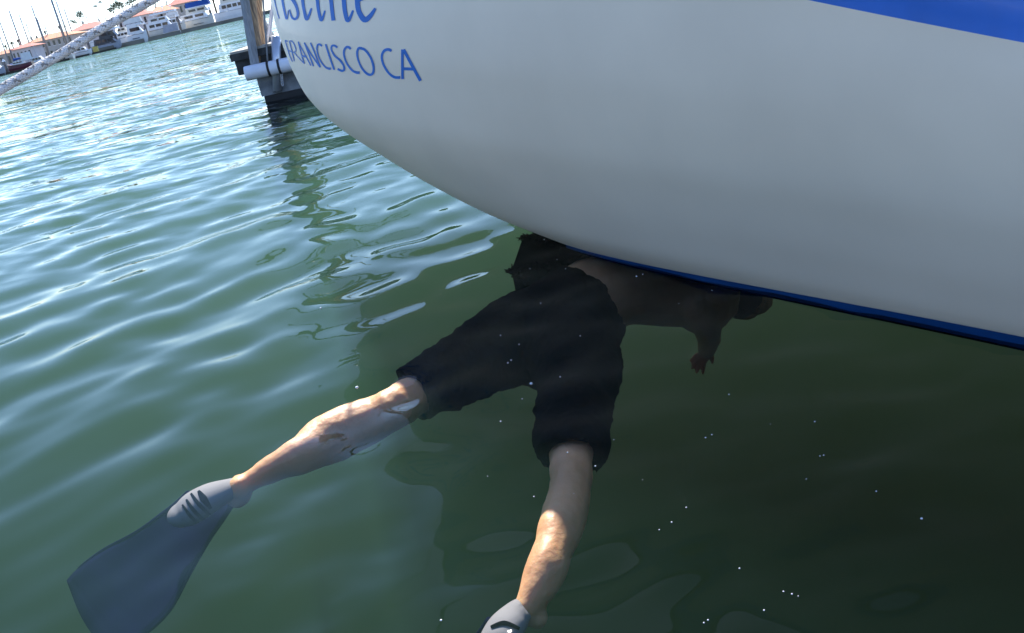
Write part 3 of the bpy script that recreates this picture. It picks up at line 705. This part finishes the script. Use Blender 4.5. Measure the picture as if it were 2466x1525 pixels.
def mloc(px, back):
    p = far_pt(px); p = p + Vector((p.x, p.y, 0)).normalized() * back; p.z = 0
    return p, F / dist_at(p)
def hull_mesh(wid, hh, beam, bow):
    """boat hull from x=0..wid, seen from the side, bow at +1 / -1 end"""
    st = [(0, .80, .0, 1.0), (.12, .92, -.02, .97), (.4, 1, -.05, .95), (.65, .95, -.05, 1.0), (.82, .72, .0, 1.08), (.93, .40, .12, 1.16), (1.0, .05, .55, 1.25)]
    v = []; f = []
    for t, b, zb, zt_ in st:
        x = t if bow > 0 else 1 - t; x *= wid
        hb = beam / 2 * b
        for y, z in ((-hb, zt_), (-hb * .96, .55 + zb * .4), (-hb * .72, zb), (0, zb - .12), (hb * .72, zb), (hb * .96, .55 + zb * .4), (hb, zt_)):
            v.append((x, y, z * hh))
    m_ = 7
    for i in range(len(st) - 1):
        for j in range(m_ - 1): f.append((i * m_ + j, i * m_ + j + 1, (i + 1) * m_ + j + 1, (i + 1) * m_ + j))
        f.append((i * m_ + 6, i * m_, (i + 1) * m_, (i + 1) * m_ + 6))
    f.append(tuple(range(m_))); f.append(tuple(range((len(st) - 1) * m_, len(st) * m_)))
    return v, f
def boat(name, cat, label, px0, px1, hv, hm_, cabins=(), masts=(), rails=(), extra=(), back=6, bow=1, group='boats moored along the far dock'):
    p, s = mloc((px0 + px1) / 2, back); wid = (px1 - px0) * 1.024 / s
    o = empty(name, p, 0, label, cat, group); beam = min(max(wid * .34, 1.6), 4.5)
    v, f = hull_mesh(wid, hv / s, beam, bow); v = [(a - wid / 2, b, c) for a, b, c in v]
    mesh_obj('hull', v, f, M[hm_], o, False)
    mb = MB(); mb.box((0, -beam * .49, hv / s * .93), (wid * .8, .05, .06)); mb.build('rub_rail', M['boat_dark'], o)
    cx = (px0 + px1) / 2
    for (u0, u1, v0, v1, mt, win, dep) in cabins:
        x0, x1 = (u0 - cx) * 1.024 / s, (u1 - cx) * 1.024 / s; d = beam * dep
        mb = MB(); zz0, zz1 = v0 / s, v1 / s; rk = (zz1 - zz0) * .7; fa, fb = (.25, 1.0) if bow > 0 else (1.0, .25)
        if not win: rk *= .3
        for (y_, k_) in ((-1, 0), (1, 1)): mb.v += [Vector((x0, y_ * d / 2, zz0)), Vector((x1, y_ * d / 2, zz0)), Vector((x1 - rk * fb, y_ * d * .46, zz1)), Vector((x0 + rk * fa, y_ * d * .46, zz1))]
        mb.f += [(0, 1, 2, 3), (7, 6, 5, 4), (0, 4, 5, 1), (1, 5, 6, 2), (2, 6, 7, 3), (3, 7, 4, 0)]
        mb.build('cabin' if win else 'canopy', M[mt], o)
        if win:
            wm = MB(); k = max(1, int(win)); gw = (x1 - x0) * .86 / k
            for i in range(k):
                gx = x0 + (x1 - x0) * .07 + gw * (i + .5)
                wv = MB(); wv.box((gx * .9 + (x0 + x1) * .05, -d * .478, (v0 + (v1 - v0) * .56) / s), (gw * .70, .14, (v1 - v0) * .42 / s)); wv.build('window', M['window'], o)
            wv = MB(); wv.box((x0 + rk * fa * .5, 0, (v0 + (v1 - v0) * .56) / s), (.16, d * .7, (v1 - v0) * .42 / s)); wv.build('window', M['window'], o)
    for (u, vt, r_, sail) in masts:
        x = (u - cx) * 1.024 / s; h = vt / s; mb = MB(); mb.tube([(x, 0, hv / s * .8), (x, 0, h * .6), (x, 0, h)], [r_ / s * 1.5, r_ / s * 1.3, r_ / s * .9], 8)
        mo = mb.build('mast', M['alu'], o, True)
        if sail:
            mb = MB(); q = (hv + sail) / s; L = wid * .42 * (-bow); mb.tube([(x, 0, q), (x + L, 0, q * .99)], [.09, .07], 8); mb.build('boom', M['alu'], o, True)
            mb = MB(); mb.tube([(x + L * .02, 0, q + .12), (x + L * .5, 0, q + .16), (x + L * .97, 0, q + .08)], [.24, .17, .1], 8); mb.build('sail_cover', M['canvas_blue'], o, True)
            for fz in (.5, .74):
                mb = MB(); mb.tube([(x - .9, -.25, h * fz), (x, 0, h * fz + .05), (x + .9, .25, h * fz)], .028, 5); mb.build('spreader', M['alu'], o)
            mb = MB(); xb = wid / 2 * bow * .97; mb.tube([(xb, 0, hv / s * 1.2), (x, 0, h * .97)], .02, 4); mb.build('forestay', M['boat_grey'], o)
            mb = MB(); mb.tube([(-xb, 0, hv / s), (x, 0, h * .99)], .018, 4); mb.build('backstay', M['boat_grey'], o)
    for (u0, u1, v0, v1) in rails:
        x0, x1 = (u0 - cx) * 1.024 / s, (u1 - cx) * 1.024 / s; mb = MB(); k = max(2, int((x1 - x0) / 1.1))
        for y in (-beam * .42, beam * .42):
            mb.tube([(x0, y, v1 / s), (x1, y, v1 / s)], .03, 5)
            for i in range(k + 1):
                xx = x0 + (x1 - x0) * i / k; mb.tube([(xx, y, v0 / s), (xx, y, v1 / s)], .024, 5)
        for xx in (x0, x1): mb.tube([(xx, -beam * .42, v1 / s), (xx, beam * .42, v1 / s)], .03, 5)
        mb.build('rail', M['alu'], o)
    for (kind, u, v_, a_) in extra:
        x = (u - cx) * 1.024 / s
        if kind == 'script':      # name on the hull, too small to read
            mb = MB(); mb.tube([(x + i * a_ / s / 28, -beam * .5 - .03, v_ / s + 1.1 / s * math.sin(i * 1.9)) for i in range(29)], .045, 4)
            mb.build('lettering', M['boat_dark'], o)
        if kind == 'arch':
            mb = MB(); mb.tube([(x, -beam * .3, v_ * .6 / s), (x + a_ / s * .25, -beam * .3, v_ / s), (x + a_ / s, -beam * .3, v_ / s * 1.04), (x + a_ / s * 1.4, -beam * .3, v_ / s * .72)], .07, 6); mb.build('arch', M['boat_white'], o)
        if kind == 'radar':
            mb = MB(); mb.tube([(x, 0, (v_ - 6) / s), (x, 0, v_ / s)], .06, 6); mb.ball((x, 0, v_ / s), a_ / s, 10, (1, 1, .5)); mb.build('radar_dome', M['boat_white'], o)
        if kind == 'aerial':
            mb = MB(); mb.tube([(x, 0, v_ * .5 / s), (x - .2, 0, v_ / s)], .02, 4); mb.build('aerial', M['boat_white'], o)
    return o
# from the right (far end) to the left
boat('motor_yacht', 'yacht', 'large white motor yacht with a row of dark windows right beside the wooden posts', 524, 606, 27, 'boat_white', [(538, 604, 26, 44, 'boat_white', 4, .8), (545, 604, 44, 60, 'boat_cream', 3, .7), (540, 604, 60, 64, 'boat_white', 0, .85)], rails=[(526, 560, 27, 35)], extra=[('radar', 570, 74, 4)], back=14)
boat('motor_yacht', 'yacht', 'white motor yacht with a bright blue canvas canopy and name on its hull', 438, 520, 25, 'boat_cream', [(446, 512, 24, 38, 'boat_white', 2, .8), (462, 515, 38, 50, 'boat_cream', 2, .75), (466, 522, 52, 64, 'canvas_blue', 0, .8), (464, 524, 50, 53, 'boat_white', 0, .85)], rails=[(440, 470, 25, 34)], extra=[('script', 474, 13, 24), ('radar', 500, 76, 4), ('aerial', 480, 90, 1)], back=5)
boat('motor_yacht', 'yacht', 'white motor yacht with long dark windows and an open curved arch over its bridge', 362, 436, 22, 'boat_cream', [(364, 424, 22, 37, 'boat_white', 3, .85), (372, 420, 37, 48, 'boat_white', 2, .7), (380, 440, 54, 58, 'boat_white', 0, .8)], extra=[('arch', 384, 60, 30), ('radar', 412, 70, 4), ('aerial', 396, 84, 1)], rails=[(364, 396, 38, 46)], back=9)
boat('motor_yacht', 'yacht', 'white motor yacht seen by its stern with a white canopy and black saloon door', 312, 360, 23, 'boat_white', [(318, 356, 23, 42, 'boat_white', 1, .9), (316, 358, 48, 60, 'canvas_white', 0, .8), (320, 354, 42, 47, 'boat_white', 0, .9)], extra=[('script', 326, 13, 18), ('aerial', 330, 84, 1)], rails=[(318, 356, 43, 48)], back=2)
boat('motor_yacht', 'yacht', 'black and white cabin yacht with a flat white roof behind the rope', 226, 296, 17, 'boat_grey', [(236, 288, 16, 30, 'boat_dark', 3, .85), (252, 294, 30, 44, 'boat_dark', 2, .8), (246, 300, 45, 49, 'boat_white', 0, .95), (226, 244, 17, 30, 'boat_white', 0, .7)], rails=[(228, 250, 18, 26)], extra=[('aerial', 270, 72, 1)], back=5)
boat('cabin_boat', 'boat', 'small white cabin boat moored left of the black yacht under the rope', 182, 224, 12, 'boat_white', [(190, 216, 12, 22, 'boat_white', 2, .8)], rails=[(184, 200, 13, 20)], back=3)
boat('cabin_boat', 'boat', 'low white cruiser lying under the rope between two dock pilings', 120, 180, 11, 'boat_cream', [(136, 166, 11, 20, 'boat_white', 2, .8)], rails=[(122, 140, 12, 19)], back=4, bow=-1)
boat('sailing_boat', 'sailboat', 'maroon hulled sailing boat with a blue sail cover left of the rope', 24, 84, 17, 'maroon', [(38, 66, 17, 24, 'boat_white', 3, .6), (62, 84, 22, 40, 'canvas_white', 0, .6)], masts=[(43, 128, 1.3, 10)], back=4, bow=-1)
boat('cabin_boat', 'boat', 'grey cabin boat with a white top at the left edge of the harbour', -30, 17, 17, 'boat_grey', [(-14, 12, 16, 30, 'boat_white', 2, .8)], back=3)
boat('cabin_boat', 'boat', 'little grey and white inflatable tender hanging at a yacht stern', 395, 438, 9, 'boat_white', [(398, 434, 10, 27, 'boat_grey', 0, .5)], back=1, bow=-1)
# sailing boats behind: hulls mostly hidden, masts against the sky
for (tx, ty, r_, w_, bk_, lab) in [(-2, 84, 1.2, 38, 16, 'sailing boat with its mast at the left edge of the picture'), (24, 80, .8, 30, 30, 'sailing boat with a short faint mast near the left edge'), (21, 24, 1.5, 40, 22, 'sailing boat whose tall mast leans over the small tan building'),
        (46, 36, 1.2, 40, 24, 'sailing boat with a mast just right of the one over the tan building'), (75, 13, 1.4, 44, 20, 'sailing boat with a tall mast and separate stay above the white pavilion'), (88, 42, 1.1, 34, 34, 'sailing boat with a medium mast above two palm trees'), (106, 58, 1.0, 32, 46, 'sailing boat with a low mast left of the tallest mast'),
        (119, -14, 2.2, 50, 18, 'sailing boat with the tallest and thickest mast in the harbour'), (126, 64, .8, 28, 60, 'sailing boat with a thin low mast right beside the tallest mast'), (133, -2, 1.3, 44, 30, 'sailing boat with a tall slim mast right of the tallest one'), (153, 18, 1.2, 40, 40, 'sailing boat with mast and stay beside the pair of dark palms'), (196, 46, 1.0, 28, 80, 'sailing boat with a distant short mast left of the big round tree'),
        (206, 35, 1.0, 28, 86, 'sailing boat with a distant mast just left of the big round tree'), (234, 39, 1.0, 30, 90, 'sailing boat with a distant mast right of the big round tree'), (60, 50, .9, 30, 50, 'sailing boat with a faint distant mast between two taller masts')]:
    bx = tx + 30
    for _ in range(6):
        p, s = mloc(bx, bk_); d = at(tx, ty, p.y); bx += (d.x - p.x) * s * .9
    boat('sailing_boat', 'sailboat', lab, bx - w_ / 2, bx + w_ / 2, 10, 'boat_white', [(bx - w_ * .25, bx + w_ * .1, 10, 14, 'boat_white', 3, .5)], masts=[(bx, d.z * s, r_, 6)], back=bk_, bow=-1, group='sailing boats behind the far dock')
boat('motor_yacht', 'yacht', 'white motor yacht in the second row between the black yacht and the stern canopy yacht', 286, 326, 22, 'boat_white', [(290, 322, 22, 34, 'boat_white', 3, .8), (294, 318, 34, 44, 'boat_cream', 2, .7)], extra=[('radar', 306, 58, 3), ('aerial', 300, 88, 1)], back=13, bow=-1)
boat('motor_yacht', 'yacht', 'cream motor yacht in the second row behind the grey tender', 408, 452, 24, 'boat_cream', [(412, 448, 24, 38, 'boat_white', 3, .8), (416, 444, 40, 52, 'canvas_white', 0, .8)], extra=[('radar', 430, 66, 3), ('aerial', 426, 96, 1)], rails=[(410, 446, 38, 45)], back=16)
boat('cabin_boat', 'boat', 'small white cruiser with a low cabin beside the maroon sailing boat', 74, 122, 13, 'boat_white', [(84, 112, 13, 24, 'boat_white', 3, .8)], rails=[(78, 96, 13, 20)], extra=[('aerial', 100, 54, 1)], back=7)
# capped pilings along the far dock
for (u, vt, lab) in [(20, 30, 'dock piling by the grey boat at the left edge'), (156, 22, 'dock piling just under the rope'), (221, 33, 'dock piling left of the black yacht'), (287, 36, 'dock piling with white cap between black yacht and stern canopy yacht'), (360, 40, 'dock piling with white cap right of the stern canopy yacht'), (438, 40, 'dock piling with white cap beside the grey tender'), (516, 40, 'dock piling right of the yacht with the blue canopy')]:
    p, s = mloc(u, 1.0); o = empty('piling', p, 0, 'grey round ' + lab, 'piling', 'pilings along the far dock')
    mb = MB(); mb.tube([(0, 0, -.6), (0, 0, vt / s * .5), (0, 0, vt / s)], [3.3 / s, 3.2 / s, 3.0 / s], 12); mb.build('pile', M['pile_wood'], o, True)
    mb = MB(); mb.tube([(0, 0, vt / s), (0, 0, vt / s + 1.5 / s), (0, 0, vt / s + 7 / s)], [4.2 / s, 4.0 / s, .5 / s], 12); mb.build('cap', M['boat_white'], o)
p, s = mloc(234, .9); mb = MB(); mb.box((0, 0, .45), (.9, .7, .9)); mb.box((0, 0, .93), (1.0, .8, .08)); cb = mb.build('dock_box', M['yellow']); cb.location = (p.x, p.y, .34); tag(cb, 'small yellow box on the far dock beside the black yacht', 'box')

# buildings on the shore
def building(label, px0, px1, back, wv, rv, wall, roof, rows, cols, depth=10, base=.85):
    p, s = mloc((px0 + px1) / 2, back); wid = (px1 - px0) * 1.024 / s; o = empty('building', (p.x, p.y, base), 0, label, 'building')
    h = wv / s; r_ = rv / s; mb = MB(); mb.box((0, depth / 2, h / 2), (wid, depth, h)); mb.build('wall', M[wall], o)
    mb = MB(); e = .6; x0, x1 = -wid / 2 - e, wid / 2 + e; y0, y1 = -e, depth + e; hp_ = min(depth / 2, wid / 2)
    mb.add([(x0, y0, h + .01), (x1, y0, h + .01), (x1, y1, h + .01), (x0, y1, h + .01), (x0 + hp_ * .8, depth / 2, h + r_), (x1 - hp_ * .8, depth / 2, h + r_)], [(0, 1, 5, 4), (1, 2, 5), (2, 3, 4, 5), (3, 0, 4), (3, 2, 1, 0)]); mb.build('roof', M[roof], o)
    for i in range(rows):
        for j in range(cols):
            x = -wid / 2 + wid * (j + .5) / cols; z = h * (i + .55) / rows
            mb = MB(); mb.box((x, 0, z), (wid / cols * .42, .12, h / rows * .5)); wn = mb.build('window', M['window'], o)
            mb = MB(); mb.box((x, -.05, z - h / rows * .29), (wid / cols * .5, .2, .1)); mb.build('sill', M['boat_white'], wn)
    return o
building('long two storey building with an orange tiled roof behind the masts', 78, 190, 42, 44, 13, 'stucco', 'roof_tile', 2, 9)
building('small tan building with a low tiled roof behind the masts at the left', -6, 42, 26, 34, 9, 'stucco', 'roof_tile', 1, 3, 7)
building('white waterside pavilion with a pink roof and wide windows', 44, 90, 16, 38, 8, 'stucco_pale', 'roof_red', 1, 5, 6)
building('long pale building with a red roof behind the rope', 186, 262, 50, 48, 14, 'stucco_pale', 'roof_red', 2, 8)
building('building with a red tiled roof behind the stern canopy yacht', 302, 372, 46, 52, 15, 'stucco_pale', 'roof_red', 2, 6)
building('building with a bright orange hipped roof behind the yacht with the arch', 374, 424, 40, 50, 13, 'stucco', 'roof_tile', 2, 4)
building('pale building with a faded red roof behind the blue canopy', 426, 480, 60, 58, 16, 'stucco', 'roof_red', 2, 5)

# trees
def leaf_cloud(mb, c, r, n, size, sq=(1, 1, .8)):
    for k in range(n):
        a = Vector((random.gauss(0, 1), random.gauss(0, 1), random.gauss(0, 1))).normalized() * r * random.random() ** .4
        p = Vector(c) + Vector((a.x * sq[0], a.y * sq[1], a.z * sq[2])); d1 = Vector((random.gauss(0, 1), random.gauss(0, 1), random.gauss(0, 1))).normalized() * size * random.uniform(.6, 1.3); d2 = d1.orthogonal().normalized() * size * random.uniform(.5, 1)
        mb.add([p - d1, p - d2 * .6, p + d1, p + d2 * .6], [(0, 1, 2, 3)])
def palm(u, vt, cw, back, lab):
    p, s = mloc(u, back); vt -= 5; h = vt / s; o = empty('palm_tree', (p.x, p.y, .85), 0, lab, 'palm tree', 'palm trees behind the harbour'); r_ = cw / s / 2
    mb = MB(); mb.tube([(0, 0, 0), (.1, 0, h * .5), (0, 0, h - r_ * .5)], [r_ * .3, r_ * .24, r_ * .22], 8); mb.build('trunk', M['bark'], o, True)
    mb = MB()
    for k in range(26):
        a = random.uniform(0, 6.28); el = random.uniform(-.5, 1.2); d = Vector((math.cos(a) * math.cos(el), math.sin(a) * math.cos(el), math.sin(el))); q = Vector((0, 0, h - r_ * .5)); sd = d.cross(Vector((0, 0, 1))).normalized() * r_ * .16; prev = q
        for i in range(4):
            nx = prev + d * r_ * .3 - Vector((0, 0, r_ * .05 * i)); mb.add([prev - sd, prev + sd, nx + sd * (1 - i * .25), nx - sd * (1 - i * .25)], [(0, 1, 2, 3)]); prev = nx
    leaf_cloud(mb, (0, 0, h - r_ * .5), r_ * .5, 60, r_ * .2); mb.build('crown', M['palm'], o)
for u, vt, cw, bk_, lab in [(18, 42, 11, 34, 'palm behind the tan building nearest the left edge'), (36, 58, 12, 34, 'palm tree between the tan building and the pavilion'), (52, 62, 13, 30, 'palm tree left of the two masts over the pavilion'), (68, 64, 13, 31, 'palm tree behind the white pavilion'), (99, 62, 12, 60, 'palm tree left of the pair over the orange roof'), (112, 62, 12, 60, 'palm tree at the left end of the orange roof'), (134, 70, 11, 64, 'palm tree beside the tallest mast'), (170, 74, 13, 66, 'palm tree over the orange roof right of the tallest mast'), (182, 72, 12, 68, 'palm tree with wide head left of the round trees')]:
    palm(u, vt, cw, bk_, lab)
def tree(u, vt, cw, back, lab, n=260):
    p, s = mloc(u, back); h = vt / s; r_ = cw / s / 2; o = empty('tree', (p.x, p.y, .85), 0, lab, 'tree', 'round trees behind the harbour')
    mb = MB(); mb.tube([(0, 0, 0), (0, 0, h * .5), (r_ * .1, 0, h * .8)], [r_ * .14, r_ * .1, r_ * .05], 7)
    for a in (0.5, 2.4, 4.4): mb.tube([(0, 0, h * .45), (math.cos(a) * r_ * .5, math.sin(a) * r_ * .5, h * .75)], [r_ * .07, r_ * .03], 5)
    mb.build('trunk', M['bark'], o, True); mb = MB()
    for k in range(7):
        c = (random.uniform(-.55, .55) * r_, random.uniform(-.5, .5) * r_, h - r_ * random.uniform(.35, 1.05)); leaf_cloud(mb, c, r_ * random.uniform(.4, .6), n // 7, r_ * .13)
    mb.build('crown', M['leaf'], o)
for u, vt, cw, bk_, lab in [(206, 78, 20, 72, 'small round dark tree left of the big one above the red roof'), (226, 92, 30, 74, 'big round dark tree above the red roof left of the rope'), (264, 98, 14, 90, 'small tree crown peeping over the rope'), (278, 104, 13, 92, 'tree crown peeping over the rope under a thin mast'),
        (300, 92, 34, 95, 'grey green tree just below the rope at the left end of the wood'), (322, 100, 38, 98, 'grey green tree in the wood above the red roof'), (346, 106, 40, 100, 'tall grey green tree in the middle of the wood'), (372, 108, 40, 104, 'tree in the wood over the orange roof'), (398, 106, 38, 104, 'tree in the wood above the yacht arch'), (424, 104, 38, 108, 'tree at the right end of the wood behind the radar domes'), (456, 100, 40, 110, 'tree behind the faded red roof'), (492, 98, 40, 112, 'tree behind the blue canopy'), (530, 96, 44, 114, 'tree behind the yacht beside the wooden posts'), (572, 98, 46, 116, 'tree behind the wooden posts')]:
    tree(u, vt, cw, bk_, lab)
bpy.context.view_layer.update()
